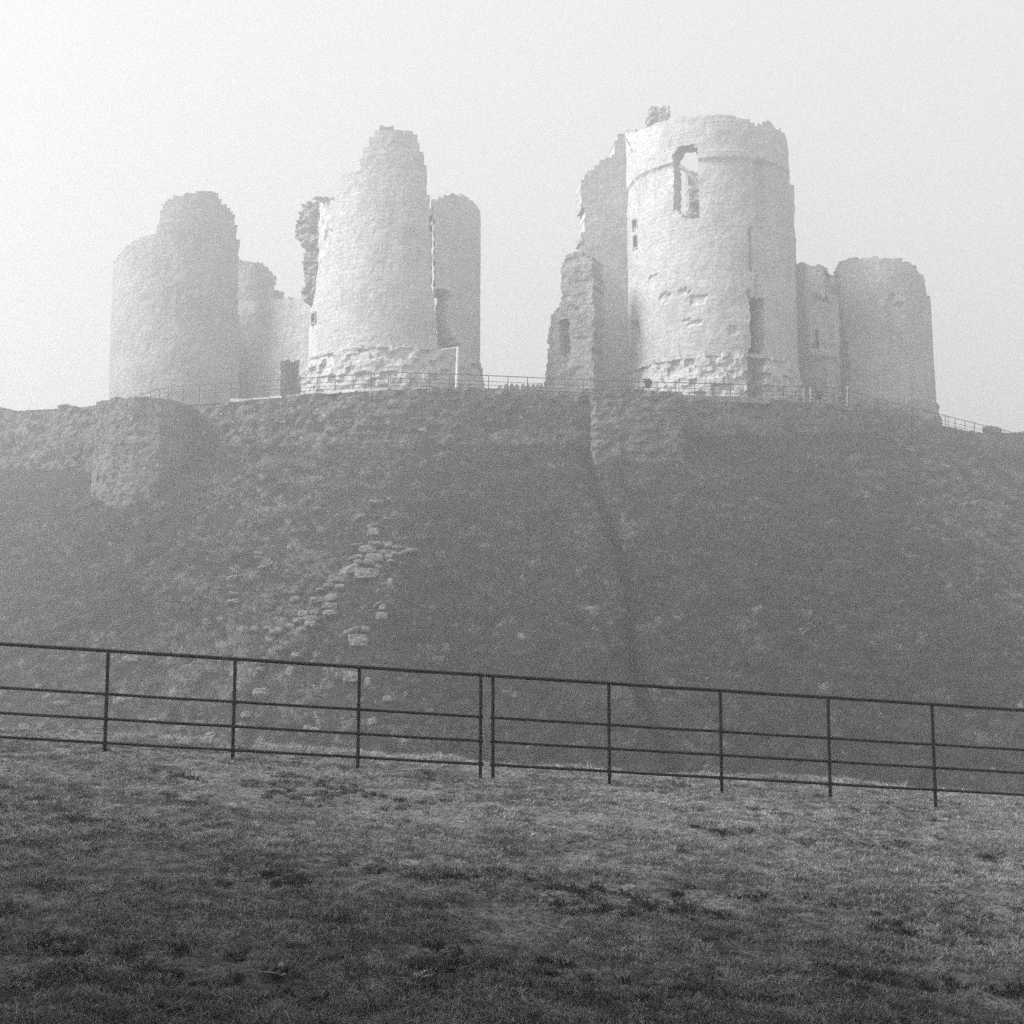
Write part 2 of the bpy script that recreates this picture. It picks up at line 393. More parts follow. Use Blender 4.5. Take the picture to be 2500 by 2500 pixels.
masonry('broken_wall', plan2, 1.6, zp2 - .3, 36, STONE, [frag2], t2, recess=[(A((1575, 850), (1650, 850), (1640, 1000), (1660, 1060), (1700, 1100), (1575, 1110)), 1.3)],
        ydir=(gap_s, 2.5, -.07), seed=22, rough=.06)
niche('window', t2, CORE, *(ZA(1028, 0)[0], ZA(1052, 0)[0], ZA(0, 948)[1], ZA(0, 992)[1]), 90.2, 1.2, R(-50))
plp = arc(cx2, cy2, R2 + .05, 172, 368, 70)
masonry('plinth', plp, 2.2, 16.6, zp2 - .02, STONE, [A((700, 1000), (2000, 1000), (2000, 1175), (1838, 1175), (1838, 1228), (1868, 1238), (1868, 1600), (700, 1600))], t2,
        off=lambda s, z: .10 + (zp2 - z) * .18, blocks=.42, bs=(.6, .5), seed=23, rough=.12, jit=.40, cell=.17)
# broken spur that sticks out on the left of the drum
spur = A((985, 465), (1020, 450), (1035, 455), (1070, 440), (1090, 480), (1060, 640), (1040, 900), (1000, 900), (985, 850), (998, 820), (1000, 800), (995, 760), (992, 720),
         (1000, 690), (1003, 655), (990, 650), (985, 620), (965, 610), (958, 590), (956, 560), (970, 545), (972, 495), (988, 490))
masonry('broken_spur', pl((700, 94.5), (800, 93.5)), 1.8, 22, 40, CORE, [spur], t2, seed=24, rough=.5, blocks=.4, bs=(.6, .5), cell=.2, jit=.45)

# ---- far left tower
xa, xs_ = P(ZA(134, 0)[0], 900, 105).x, P(ZA(412, 0)[0], 900, 98).x
t1 = empty('ruined_tower', ((xa + xs_) / 2, 103, 17.8), 'pale misty tower at the far left, low rounded shoulder rising to a broad humped top', 'tower', 'ruined round towers of the castle')
r1 = (xs_ - xa) * 1.0
plan1 = arc(xa + r1 * 1.03, 98 + r1, r1 * 1.03, 165, 378, 70)
o1 = A((90, 1500), (90, 724), (148, 720), (165, 695), (200, 650), (235, 622), (270, 605), (335, 590), (345, 540), (350, 490), (375, 450), (420, 415), (500, 410), (520, 402), (570, 405), (615, 410),
       (620, 430), (630, 450), (665, 475), (690, 520), (692, 560), (705, 630), (712, 650), (705, 690), (705, 900), (705, 1500))
masonry('wall', plan1, 2.2, 16.5, 42, STONE_DULL, [o1], t1, seed=31, rough=.07, cell=.24)
# far fragment of its back wall seen over the curtain
t1b = empty('ruined_tower', base_at(ZA(790, 0)[0], 110), 'faint broken turret behind the curtain wall, right of the far left tower', 'tower', 'ruined round towers of the castle')
o1b = A((660, 712), (735, 712), (770, 714), (800, 720), (840, 745), (865, 780), (874, 787), (868, 820), (864, 848), (906, 848), (906, 950), (906, 1300), (660, 1300))
c1b = P(ZA(770, 0)[0], 900, 112)
masonry('wall', arc(c1b.x, 112, 3.6, 160, 300, 40) + pl((ZA(930, 0)[0], 112)), 1.5, 17, 40, STONE_FAR, [o1b], t1b, seed=33, cell=.28)

# ---- curtain wall between them with its doorway
cu = empty('curtain_wall', base_at(ZA(840, 0)[0], 96), 'stretch of castle curtain wall with a tall dark doorway, between the two left towers', 'castle wall')
ocu = A((640, 925), (640, 885), (715, 870), (750, 872), (752, 890), (808, 893), (808, 884), (868, 886), (912, 878), (935, 884), (975, 880), (985, 856), (992, 850), (998, 822), (1030, 820), (1030, 1500), (640, 1500))
dpoly = A((892, 1172), (900, 1160), (970, 1158), (980, 1175), (980, 1400), (892, 1400))
masonry('wall', pl((ZA(640, 0)[0], 103.5), (ZA(800, 0)[0], 101.0), (ZA(1040, 0)[0], 97.0)), 1.6, 16.5, 31, STONE_FAR, [ocu], cu,
        holes=[dpoly], seed=41, rough=.10)
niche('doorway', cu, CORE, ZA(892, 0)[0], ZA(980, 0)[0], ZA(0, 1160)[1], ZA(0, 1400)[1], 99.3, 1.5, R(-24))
dz = P(900, 250 + 1165 / 1.84, 99.9).z
mb = MB(); xa_, xb_ = P(ZA(897, 0)[0], 900, 99.9).x, P(ZA(975, 0)[0], 900, 99.9).x
for k in range(7):
    x0 = xa_ + (xb_ - xa_) * (k + .5) / 7
    mb.box((x0, 100.0 - .006 * (k % 2), (17.2 + dz) / 2), ((xb_ - xa_) / 14 - .01, .04, (dz - 17.2) / 2))
mb.build('door', WOOD, cu)

# ---- great tower on the right
R4 = 6.75; cy4 = 93.0; cx4 = P(ZB(818, 0)[0], 800, cy4).x
t4 = empty('ruined_tower', (cx4, cy4, 17.5), 'tallest round keep on the right with a broken window showing sky near its top', 'tower', 'ruined round towers of the castle')
yf = cy4 - R4
zc4 = P(1762, 200 + 322 / 1.68, yf).z; zp4 = P(1755, 200 + 1108 / 1.68, yf).z
o4 = B((400, 1500), (400, 700), (415, 300), (425, 240), (440, 215), (480, 205), (520, 198), (560, 185), (600, 162), (655, 148), (700, 142), (780, 138), (850, 137), (930, 143), (970, 155), (1000, 175), (1015, 172),
       (1040, 165), (1065, 175), (1075, 190), (1100, 195), (1120, 220), (1130, 245), (1133, 330), (1140, 430), (1190, 450), (1190, 1500))
win4 = B((662, 300), (690, 262), (740, 255), (766, 280), (768, 560), (700, 556), (662, 520))
masonry('wall', arc(cx4, cy4, R4, 158, 375, 80), 1.35, zp4 - .3, 45.5, STONE, [o4], t4, holes=[win4, B((494, 565), (514, 565), (512, 602), (494, 600)), B((498, 630), (516, 630), (516, 682), (498, 682)), B((970, 890), (978, 884), (1030, 888), (1038, 900), (1034, 1118), (968, 1118), (975, 1050))],
        recess=[(B((612, 862), (655, 868), (640, 905), (600, 895)), .16), (B((690, 848), (735, 852), (725, 872), (688, 868)), .18), (B((730, 880), (800, 872), (790, 905), (735, 912)), .12), (B((560, 800), (590, 790), (585, 830), (562, 835)), .12), (B((700, 980), (780, 976), (776, 990), (702, 992)), .14), (B((895, 1005), (930, 1000), (925, 1030), (896, 1030)), .14), (B((995, 320), (1034, 320), (1036, 600), (1000, 600)), .35),
                (B((455, 210), (500, 300), (500, 420), (512, 470), (480, 500), (455, 560)), .12), (B((975, 600), (984, 600), (980, 885), (972, 885)), .4),
                (B((484, 985), (520, 985), (520, 1035), (488, 1030)), .5), (B((999, 795), (1007, 795), (1007, 890), (999, 890)), .3)],
        seed=51, rough=.06, cell=.22, off=lambda s, z: .16 * sst(zc4, zc4 + .15, z) + .05 * sst(42, 42.2, z))
zb = 40.2
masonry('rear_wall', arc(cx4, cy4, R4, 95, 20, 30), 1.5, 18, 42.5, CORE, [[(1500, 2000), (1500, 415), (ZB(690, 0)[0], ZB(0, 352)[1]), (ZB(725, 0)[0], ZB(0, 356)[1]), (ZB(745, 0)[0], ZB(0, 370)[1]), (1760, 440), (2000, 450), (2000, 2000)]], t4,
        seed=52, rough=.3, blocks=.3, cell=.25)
for i, (a, b, c, d) in enumerate([(494, 514, 565, 602), (498, 516, 630, 682)]):
    q = ZB(a, c); r = ZB(b, d); niche('window', t4, CORE, q[0], r[0], q[1], r[1], cy4 - 2.2, 1.0, R(-62))
niche('doorway', t4, CORE, ZB(955, 0)[0], ZB(1042, 0)[0], ZB(0, 884)[1], ZB(0, 1290)[1], 87.9, 1.7, R(34))
mb = MB()                                                             # the broken mullion still leaning in the opening
q = [P(*ZB(688, 345), yf + .9), P(*ZB(725, 372), yf + .8), P(*ZB(768, 425), yf + .8)]
for a, b in zip(q[:-1], q[1:]): mb.tube(a, b, .17, 6, .15)
mb.build('window_tracery', STONE, t4)
masonry('plinth', arc(cx4, cy4, R4 + .05, 165, 372, 70), 2.2, 16.6, zp4 - .02, STONE, [[(0, 0), (2600, 0), (2600, 2400), (0, 2400)]], t4,
        off=lambda s, z: .10 + (zp4 - z) * .14, blocks=.42, bs=(.6, .5), recess=[(B((968, 1100), (1036, 1100), (1034, 1300), (968, 1300)), 1.5)], seed=53, rough=.12, jit=.40, cell=.17)
# flat wing on its left, edge-on to the sun, and the merlon on top
ow = B((292, 1500), (290, 520), (284, 500), (280, 470), (283, 440), (288, 400), (295, 385), (310, 370), (325, 350), (345, 345), (365, 325), (400, 310), (418, 300), (425, 240), (440, 215), (520, 212), (520, 1500))
masonry('wing_wall', pl((ZB(262, 0)[0], 92.7), (ZB(510, 0)[0], 93.4)), 2.0, 16.6, 44, STONE, [ow], t4, seed=54, rough=.05)
masonry('merlon', pl((ZB(550, 0)[0], 99), (ZB(665, 0)[0], 99)), 1.2, 42, 50, CORE, [B((556, 200), (558, 150), (562, 120), (575, 100), (610, 103), (640, 95), (652, 108), (656, 130), (652, 200))], t4, seed=55, rough=.3, cell=.2)
masonry('inner_ledge', pl((ZB(1000, 0)[0], 98), (ZB(1110, 0)[0], 98)), 1.2, 38, 48, CORE, [B((1005, 260), (1012, 190), (1022, 168), (1048, 160), (1068, 172), (1078, 200), (1090, 260))], t4, seed=56, rough=.2, cell=.2)

# ---- stub of wall on its left with a slot window
t4a = empty('ruined_tower', base_at(ZB(220, 0)[0], 91), 'crumbling rubble stub with a slot window at the left of the tallest keep', 'tower', 'ruined round towers of the castle')
o4a = B((125, 1400), (135, 1225), (145, 1150), (148, 1090), (145, 1060), (155, 1010), (165, 960), (190, 920), (203, 890), (205, 850), (200, 830), (202, 780), (205, 740), (225, 715), (260, 700), (285, 695), (294, 715), (330, 720), (330, 1400))
w4a = B((192, 975), (238, 975), (238, 1105), (222, 1127), (198, 1120))
masonry('wall', pl((ZB(110, 0)[0], 92.5), (ZB(200, 0)[0], 90.0), (ZB(335, 0)[0], 88.8)), 2.2, 16.6, 34, CORE, [o4a], t4a, holes=[w4a], seed=61, rough=.22, blocks=.12, cell=.22, jit=.45)
niche('window', t4a, CORE, *(ZB(192, 0)[0], ZB(238, 0)[0], ZB(0, 975)[1], ZB(0, 1125)[1]), 90.6, 1.3, R(-20))

# ---- wall piece right of the great tower
t5a = empty('curtain_wall', base_at(ZB(1215, 0)[0], 96), 'narrow broken piece of wall between the tallest keep and the right-hand tower', 'castle wall')
o5a = B((1140, 1400), (1145, 790), (1152, 768), (1165, 748), (1190, 745), (1215, 750), (1250, 752), (1262, 768), (1275, 775), (1282, 790), (1277, 830), (1279, 870), (1292, 882), (1305, 870), (1340, 870), (1340, 1400))
w5a = B((1235, 1015), (1262, 1015), (1262, 1092), (1235, 1092))
masonry('wall', pl((ZB(1125, 0)[0], 97.5), (ZB(1300, 0)[0], 95), (ZB(1350, 0)[0], 95.5)), 1.8, 16, 33, STONE_FAR, [o5a], t5a, holes=[w5a], seed=71, rough=.1,
        recess=[(B((1228, 870), (1310, 900), (1310, 1100), (1228, 1100)), .3), (B((1100, 1130), (1340, 1130), (1340, 1300), (1100, 1300)), .25)])
niche('window', t5a, CORE, *(ZB(1235, 0)[0], ZB(1262, 0)[0], ZB(0, 1015)[1], ZB(0, 1092)[1]), 96.3, 1.2, R(-12))

# ---- right-hand tower
R5 = 4.5; cy5 = 99.5; cx5 = P(2143, 800, cy5).x
t5 = empty('ruined_tower', (cx5, cy5, 15.5), 'squat round tower at the far right with a domed top and broken left edge', 'tower', 'ruined round towers of the castle')
o5 = B((1345, 1500), (1385, 1240), (1392, 1180), (1378, 1120), (1372, 1060), (1352, 1000), (1358, 940), (1342, 900), (1352, 860), (1340, 800), (1325, 775), (1335, 752), (1350, 735), (1400, 725), (1440, 718), (1500, 720), (1560, 722), (1620, 735),
       (1640, 748), (1660, 760), (1668, 785), (1690, 805), (1695, 840), (1703, 880), (1760, 900), (1760, 1500))
masonry('wall', arc(cx5, cy5, R5, 185, 372, 60), 1.7, 15.0, 34, STONE_FAR, [o5], t5, recess=[(B((1550, 870), (1575, 870), (1575, 905), (1605, 910), (1598, 1110), (1560, 1105), (1545, 1000), (1530, 930)), .22)],
        seed=81, rough=.07, cell=.22, off=lambda s, z: .018 * np.clip(24 - z, -8, 8))
masonry('broken_edge', [(cx5 - R5 * .72 - .9, cy5 + 2.6), (cx5 - R5 * .72 + .35, cy5 - R5 * .66)], 1.6, 15.5, 33, CORE,
        [B((1302, 1500), (1305, 870), (1303, 790), (1320, 780), (1330, 755), (1350, 738), (1420, 730), (1420, 1500))], t5, seed=82, rough=.3, blocks=.3, cell=.2, jit=.45)
zp5 = P(2150, 200 + 1303 / 1.68, cy5 - R5).z
masonry('plinth', arc(cx5, cy5, R5 + .25, 200, 372, 50), 1.5, 13.5, zp5, CORE, [[(0, 0), (2600, 0), (2600, 2400), (0, 2400)]], t5, off=lambda s, z: .1 + (zp5 - z) * .14, blocks=.4, seed=83, rough=.2)

# ------------------------------------------------------------------ retaining walls round the top of the mound
ALL = [[(-4000, -4000), (6000, -4000), (6000, 6000), (-4000, 6000)]]
def crest_plan(p0, p1, n=40, dy=-.12):
    x0, x1 = np.interp([p0, p1], [c[0] for c in CREST], cw[:, 0]); xs = np.linspace(x0, x1, n)
    return list(zip(xs, yc(xs) + dy))
def top_poly(pts): return [(a, b) for a, b in pts] + [(pts[-1][0], 3000), (pts[0][0], 3000)]
rw = masonry('retaining_wall', crest_plan(470, 1450), .9, 12.2, 19.5, RUBBLE, [top_poly([(440, 986), (470, 994), (520, 990), (561, 978), (620, 974), (700, 968), (800, 960), (860, 955), (949, 950), (1126, 950), (1250, 955), (1300, 958), (1443, 965), (1500, 966)])],
             seed=91, rough=.28, blocks=.22, bs=(.5, .34), cell=.2, jit=.45)
tag(rw, 'long rubble retaining wall under the upper railing, between the two bastions', 'wall', 'rubble walls round the top of the mound')
rw = masonry('retaining_wall', crest_plan(1660, 2420), .9, 11.5, 19.5, RUBBLE, [top_poly([(1640, 972), (1671, 973), (1760, 974), (1889, 978), (1960, 982), (2033, 986), (2089, 993), (2159, 1003), (2280, 1024), (2300, 1040), (2345, 1050), (2382, 1058), (2440, 1062)])],
             seed=92, rough=.26, blocks=.2, bs=(.5, .34), cell=.2, jit=.45)
tag(rw, 'rubble retaining wall right of the square bastion, sinking into the grass at the right', 'wall', 'rubble walls round the top of the mound')
rw = masonry('retaining_wall', crest_plan(-260, 262, dy=-.3), 1.0, 11.5, 21.5, RUBBLE, [top_poly([(-400, 985), (-60, 992), (0, 996), (15, 1003), (50, 1006), (112, 1007), (118, 1004), (145, 1002), (148, 991), (172, 989), (186, 995), (215, 994), (240, 990), (300, 985)])],
             seed=93, rough=.35, blocks=.3, bs=(.8, .5), cell=.24, jit=.45)
tag(rw, 'misty low rubble wall at the far left edge, beyond the rounded bastion', 'wall', 'rubble walls round the top of the mound')
rw = masonry('retaining_wall', crest_plan(2405, 2900, dy=-.2), .9, 11, 19, RUBBLE, [top_poly([(2395, 1063), (2440, 1059), (2500, 1056), (2600, 1058), (3000, 1060)])],
             seed=97, rough=.3, blocks=.2, bs=(.6, .4), cell=.25, jit=.45)
tag(rw, 'half-buried wall at the right edge of the mound top', 'wall', 'rubble walls round the top of the mound')
# rounded bastion (left)
b1 = pl((236, 92), (237, 86.2), (246, 84.0), (275, 82.3), (330, 81.3), (390, 81.3), (440, 82.4), (485, 85.2))
bb = masonry('bastion', b1, 2.0, 9.0, 20.5, RUBBLE, [top_poly([(200, 990), (236, 986), (250, 980), (270, 973), (300, 972), (340, 970), (350, 971), (368, 975), (396, 976), (420, 983), (447, 989), (461, 994), (500, 1000)])], seed=94, rough=.2, blocks=.14, bs=(.6, .4), cell=.2, jit=.45,
             off=lambda s, z: .06 * np.clip(16 - z, 0, 6))
tag(bb, 'broad rounded rubble bastion bulging from the left of the mound top', 'bastion')
mb = MB()
# square bastion (centre right)
x0, x1 = P(1447, 1000, 80.6).x, P(1671, 1000, 81).x
b2 = [(x0, 84.2), (x0, 80.9), (x0 + .2, 80.6), (x1 - .25, 80.9), (x1, 81.2), (x1, 85.2)]
bb = masonry('bastion', b2, 1.3, 11.0, 19.3, RUBBLE, [top_poly([(1400, 968), (1452, 968), (1475, 962), (1500, 958), (1530, 957), (1545, 951), (1570, 952), (1600, 955), (1662, 962), (1700, 968)])], seed=95, rough=.22, blocks=.22, bs=(.5, .34), cell=.18, jit=.45)
tag(bb, 'square rubble bastion projecting from the wall below the tallest keep', 'bastion')
# fill of the two bastions (turf on top)
for pts, pyt, lab in ((b1, 984, 'turf on top of the rounded left bastion'), (b2, 966, 'turf on top of the square bastion')):
    q = [(a, b) for a, b in pts]; cxm = sum(a for a, b in q) / len(q); cym = sum(b for a, b in q) / len(q)
    zt = P(1250, pyt, cym).z
    ring = [(cxm + (a - cxm) * .9, cym + (b - cym) * .85) for a, b in q]
    v = [(a, b, zt - .15) for a, b in ring] + [(a, b, 12) for a, b in ring] + [(cxm, cym, zt + .1)]; n = len(ring)
    f = [[i, (i + 1) % n, n + (i + 1) % n, n + i] for i in range(n)] + [[i, (i + 1) % n, 2 * n] for i in range(n)]
    o = mesh('bastion_turf', v, f, TOP_SOIL); tag(o, kind='structure')

# pale path edging along the wall top
mb = MB()
pth = [(561, 974, 83.6), (620, 973, 83.6), (700, 965, 83.0), (800, 955.5, 82.7), (870, 951, 82.0), (949, 946, 81.9), (1050, 945.5, 81.9), (1126, 946, 82.0), (1180, 949, 82.4)]
q = [P(*a) for a in pth]
for a, b in zip(q[:-1], q[1:]):
    d = (b - a); n = max(1, int(d.length / .9))
    for k in range(n):
        c = a + d * ((k + .5) / n); mb.box((c.x, c.y + .25, c.z - .12), (d.length / n / 2 - .02, .3 + .05 * random.random(), .11 + .02 * random.random()), math.atan2(d.y, d.x) + random.uniform(-.04, .04))
o = mb.build('path_edging', SLABM); tag(o, 'pale stone edging of the path in front of the left towers', 'path edging')
mb = MB()
for k in range(26):
    a = P(1190 + k * 27, 951 + k * .9, 84.3 + k * .03); mb.box((a.x, a.y, a.z - .2), (.4, .35, .2 + .03 * random.random()), random.uniform(-.05, .05))
o = mb.build('path_edging', BLOCK); tag(o, 'grey stone edging of the path in front of the tallest keep', 'path edging')

# ------------------------------------------------------------------ railings
def zr(x): return float(lawn_z(x, fence_y(x)))
def fz(x): return -.019 - .0688 * x
def railing(xs, x_lo, x_hi, lab, stub):
    e = empty('metal_railing', (xs[0], float(fence_y(xs[0])), zr(xs[0])), lab, 'railing', 'black estate railings across the lawn')
    Yf = lambda x: float(fence_y(x))
    hs = (1.15, .685, .42, .165)
    for i, h in enumerate(hs):
        mb = MB(); n = len(xs)
        ends = ([x_lo] if x_lo < xs[0] else []) + list(xs) + ([x_hi] if x_hi > xs[-1] else [])
        for a, b in zip(ends[:-1], ends[1:]):
            if i > 0 and (b <= xs[0] + 1e-6 or a >= xs[-1] - 1e-6) and stub: continue
            sag = .004 * random.uniform(-1, 1)
            m_ = (a + b) / 2
            r = .021 if i == 0 else .0165
            mb.tube((a, Yf(a), fz(a) + h), (m_, Yf(m_), fz(m_) + h - abs(sag)), r, 10); mb.tube((m_, Yf(m_), fz(m_) + h - abs(sag)), (b, Yf(b), fz(b) + h), r, 10)
        mb.build('top_rail' if i == 0 else 'rail', IRON, e, smooth=False)
    for x in xs:
        lean = random.uniform(-.006, .006)
        mb = MB(); xb = x + lean
        mb.tube((xb, Yf(x), zr(x) - .25), (x, Yf(x), fz(x) + 1.14), .0195, 10)
        for h in hs[1:]: mb.tube((x - .03, Yf(x), fz(x) + h + .002), (x + .03, Yf(x), fz(x) + h - .002), .021, 10)
        mb.build('post', IRON, e)
    return e
L = [-.35 - 1.345 * k for k in range(7)][::-1]; Rr = [-.215, 1.10, 2.39, 3.665, 4.92, 6.17, 7.42, 8.67]
railing(L, L[0], -.31, 'left-hand length of low black four-bar metal railing, running out of frame at the left', True)
railing(Rr, -.30, Rr[-1], 'right-hand length of low black four-bar metal railing, running out of frame at the right', True)

def upper_railing(pts, lab, mat, step=1.36, h=1.12, dbl=()):
    q = [P(a, b, c) for a, b, c in pts]
    e = empty('metal_railing', (q[0].x, q[0].y, q[0].z - h), lab, 'railing', 'thin railings along the top of the mound')
    for i, hh in enumerate((0, .42, .70, .96)):
        mb = MB()
        for a, b in zip(q[:-1], q[1:]): mb.tube((a.x, a.y, a.z - hh), (b.x, b.y, b.z - hh), .032 if i == 0 else .02, 5)
        mb.build('top_rail' if i == 0 else 'rail', mat, e)
    d = 0; L_ = [0]
    for a, b in zip(q[:-1], q[1:]): L_.append(L_[-1] + (b - a).length)
    n = int(L_[-1] / step); L_ = np.array(L_)
    for k in range(n + 1):
        s = L_[-1] * k / n; c = [float(np.interp(s, L_, [p[j] for p in q])) for j in range(3)]
        mb = MB(); mb.tube((c[0], c[1], c[2] - h - .25), (c[0], c[1], c[2]), .03, 5)
        if k % 6 == 3: mb.tube((c[0] + .22, c[1], c[2] - h - .25), (c[0] + .22, c[1], c[2]), .024, 5)
        mb.build('post', mat, e)
    return e
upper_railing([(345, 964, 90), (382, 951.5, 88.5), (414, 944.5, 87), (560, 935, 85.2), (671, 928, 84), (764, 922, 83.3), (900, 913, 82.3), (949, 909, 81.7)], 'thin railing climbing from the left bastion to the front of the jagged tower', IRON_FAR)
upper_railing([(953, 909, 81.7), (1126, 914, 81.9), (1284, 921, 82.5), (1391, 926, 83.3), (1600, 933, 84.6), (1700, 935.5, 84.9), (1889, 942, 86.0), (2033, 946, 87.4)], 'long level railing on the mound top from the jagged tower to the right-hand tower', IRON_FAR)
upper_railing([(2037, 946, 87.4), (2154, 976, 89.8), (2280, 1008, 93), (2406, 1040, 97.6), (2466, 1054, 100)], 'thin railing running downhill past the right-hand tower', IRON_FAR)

# ------------------------------------------------------------------ small things on the mound top
e = empty('timber_post', tuple(P(1115, 945, 84.5)), 'pale upright post with a short arm to the left, in front of the cracked tower', 'post')
a, b = P(1114.5, 946, 84.5), P(1118, 847, 84.5); mb = MB(); mb.tube(a - Vector((0, 0, .3)), b, .12, 8); mb.build('upright', SLABM, e)
mb = MB(); mb.tube(b - Vector((.0, 0, .04)), P(1077, 854, 84.3), .055, 6); mb.build('arm', SLABM, e)
for (px, pt, pb, r, lab) in ((1962, 948, 978, .05, 'leftmost thin white post beside the foot of the tallest keep'), (1978, 946, 977, .07, 'middle and thickest white post near the foot of the tallest keep'), (1996, 961, 981, .04, 'rightmost and shortest white post, nearest the bend of the railing')):
    a, b = P(px, pb, 88.4), P(px, pt, 88.4); mb = MB(); mb.tube(a - Vector((0, 0, .6)), b, r, 8); mb.box((b.x, b.y, b.z), (r * 1.3, r * 1.3, .03))
    tag(mb.build('white_post', WHITE), lab, 'post', 'white posts by the tallest keep')
a, b = P(2069, 945, 89.5), P(2067, 982, 89.5); mb = MB(); mb.tube(b - Vector((0, 0, .4)), a, .06, 8); mb.box((a.x, a.y, a.z), (.1, .1, .04))
tag(mb.build('white_post', WHITE), 'slim white post at the left foot of the right-hand tower', 'post')
for i, px in enumerate([1220, 1236, 1249.5, 1262, 1277, 1289, 1302, 1313, 1321]):
    hgt = [5, 9, 10, 8, 9, 9, 8, 8, 9][i]; a = P(px, 945, 92.0); H = hgt * 92 / F + .25
    mb = MB(); n = 7; lv = [(0, .20), (.35, .22), (.6, .16), (.85, .11), (1, .03)]
    for (h0, r0), (h1, r1_) in zip(lv[:-1], lv[1:]):
        mb.tube((a.x, a.y, a.z - .25 + H * h0), (a.x + random.uniform(-.01, .01), a.y, a.z - .25 + H * h1), r0, n, r1_)
    o = mb.build('upright_stone', CORE)
    tag(o, '%s upright stone in the row against the sky between the towers' % ['lowest and leftmost', 'second', 'tallest, third', 'fourth', 'middle', 'sixth', 'seventh', 'last but one', 'rightmost'][i], 'stone', 'small upright stones in the gap')

# ------------------------------------------------------------------ fallen facing stones on the slope
def stone(cx, cy, w_, h_, rot, shape, label, group, base=None, Y=None):
    p = base or hit(cx, cy)
    if p is None: return
    s = p.y / F
    W, H = w_ * s, h_ * s; D = max(.25, min(W, .8)) * .8
    n = 5; vs, idx = [], {}
    rs = random.Random(int(cx * 13 + cy * 7))
    taper = rs.uniform(.8, 1.0); shear = rs.uniform(-.12, .12)
    f = []
    def key(x, y, z):
        k = (round(x, 4), round(y, 4), round(z, 4))
        if k not in idx:
            v = Vector(k)
            if shape == 'round': v = v.lerp(v.normalized() * .62, .8)
            else:
                l = v.normalized() * .68; v = v.lerp(l, .3)
            v.x *= 1 - (1 - taper) * (v.z + .5); v.x += shear * v.z
            j = .07; v += Vector((rs.uniform(-j, j), rs.uniform(-j, j), rs.uniform(-j, j)))
            idx[k] = len(vs); vs.append(v)
        return idx[k]
    t = [i / n - .5 for i in range(n + 1)]
    for ax in range(3):
        for sgn in (-.5, .5):
            for i in range(n):
                for j in range(n):
                    c = []
                    for (u, v_) in ((t[i], t[j]), (t[i + 1], t[j]), (t[i + 1], t[j + 1]), (t[i], t[j + 1])):
                        q = [0, 0, 0]; q[ax] = sgn; q[(ax + 1) % 3] = u; q[(ax + 2) % 3] = v_; c.append(key(*q))
                    f.append(c if sgn > 0 else c[::-1])
    m = Matrix.Rotation(R(rot), 3, 'Y') @ Matrix.Rotation(R(rs.uniform(-14, 14)), 3, 'Z') @ Matrix.Rotation(R(-16), 3, 'X')
    W *= .92; H *= .85
    v = [p + Vector((0, -.10, .09)) + m @ Vector((q.x * W, q.y * D, q.z * H)) for q in vs]
    o = mesh('stone', v, f, BLOCK)
    tag(o, label, 'stone', group); return o
z6 = lambda x, y: (500 + x / 2.415, 1150 + y / 2.415)
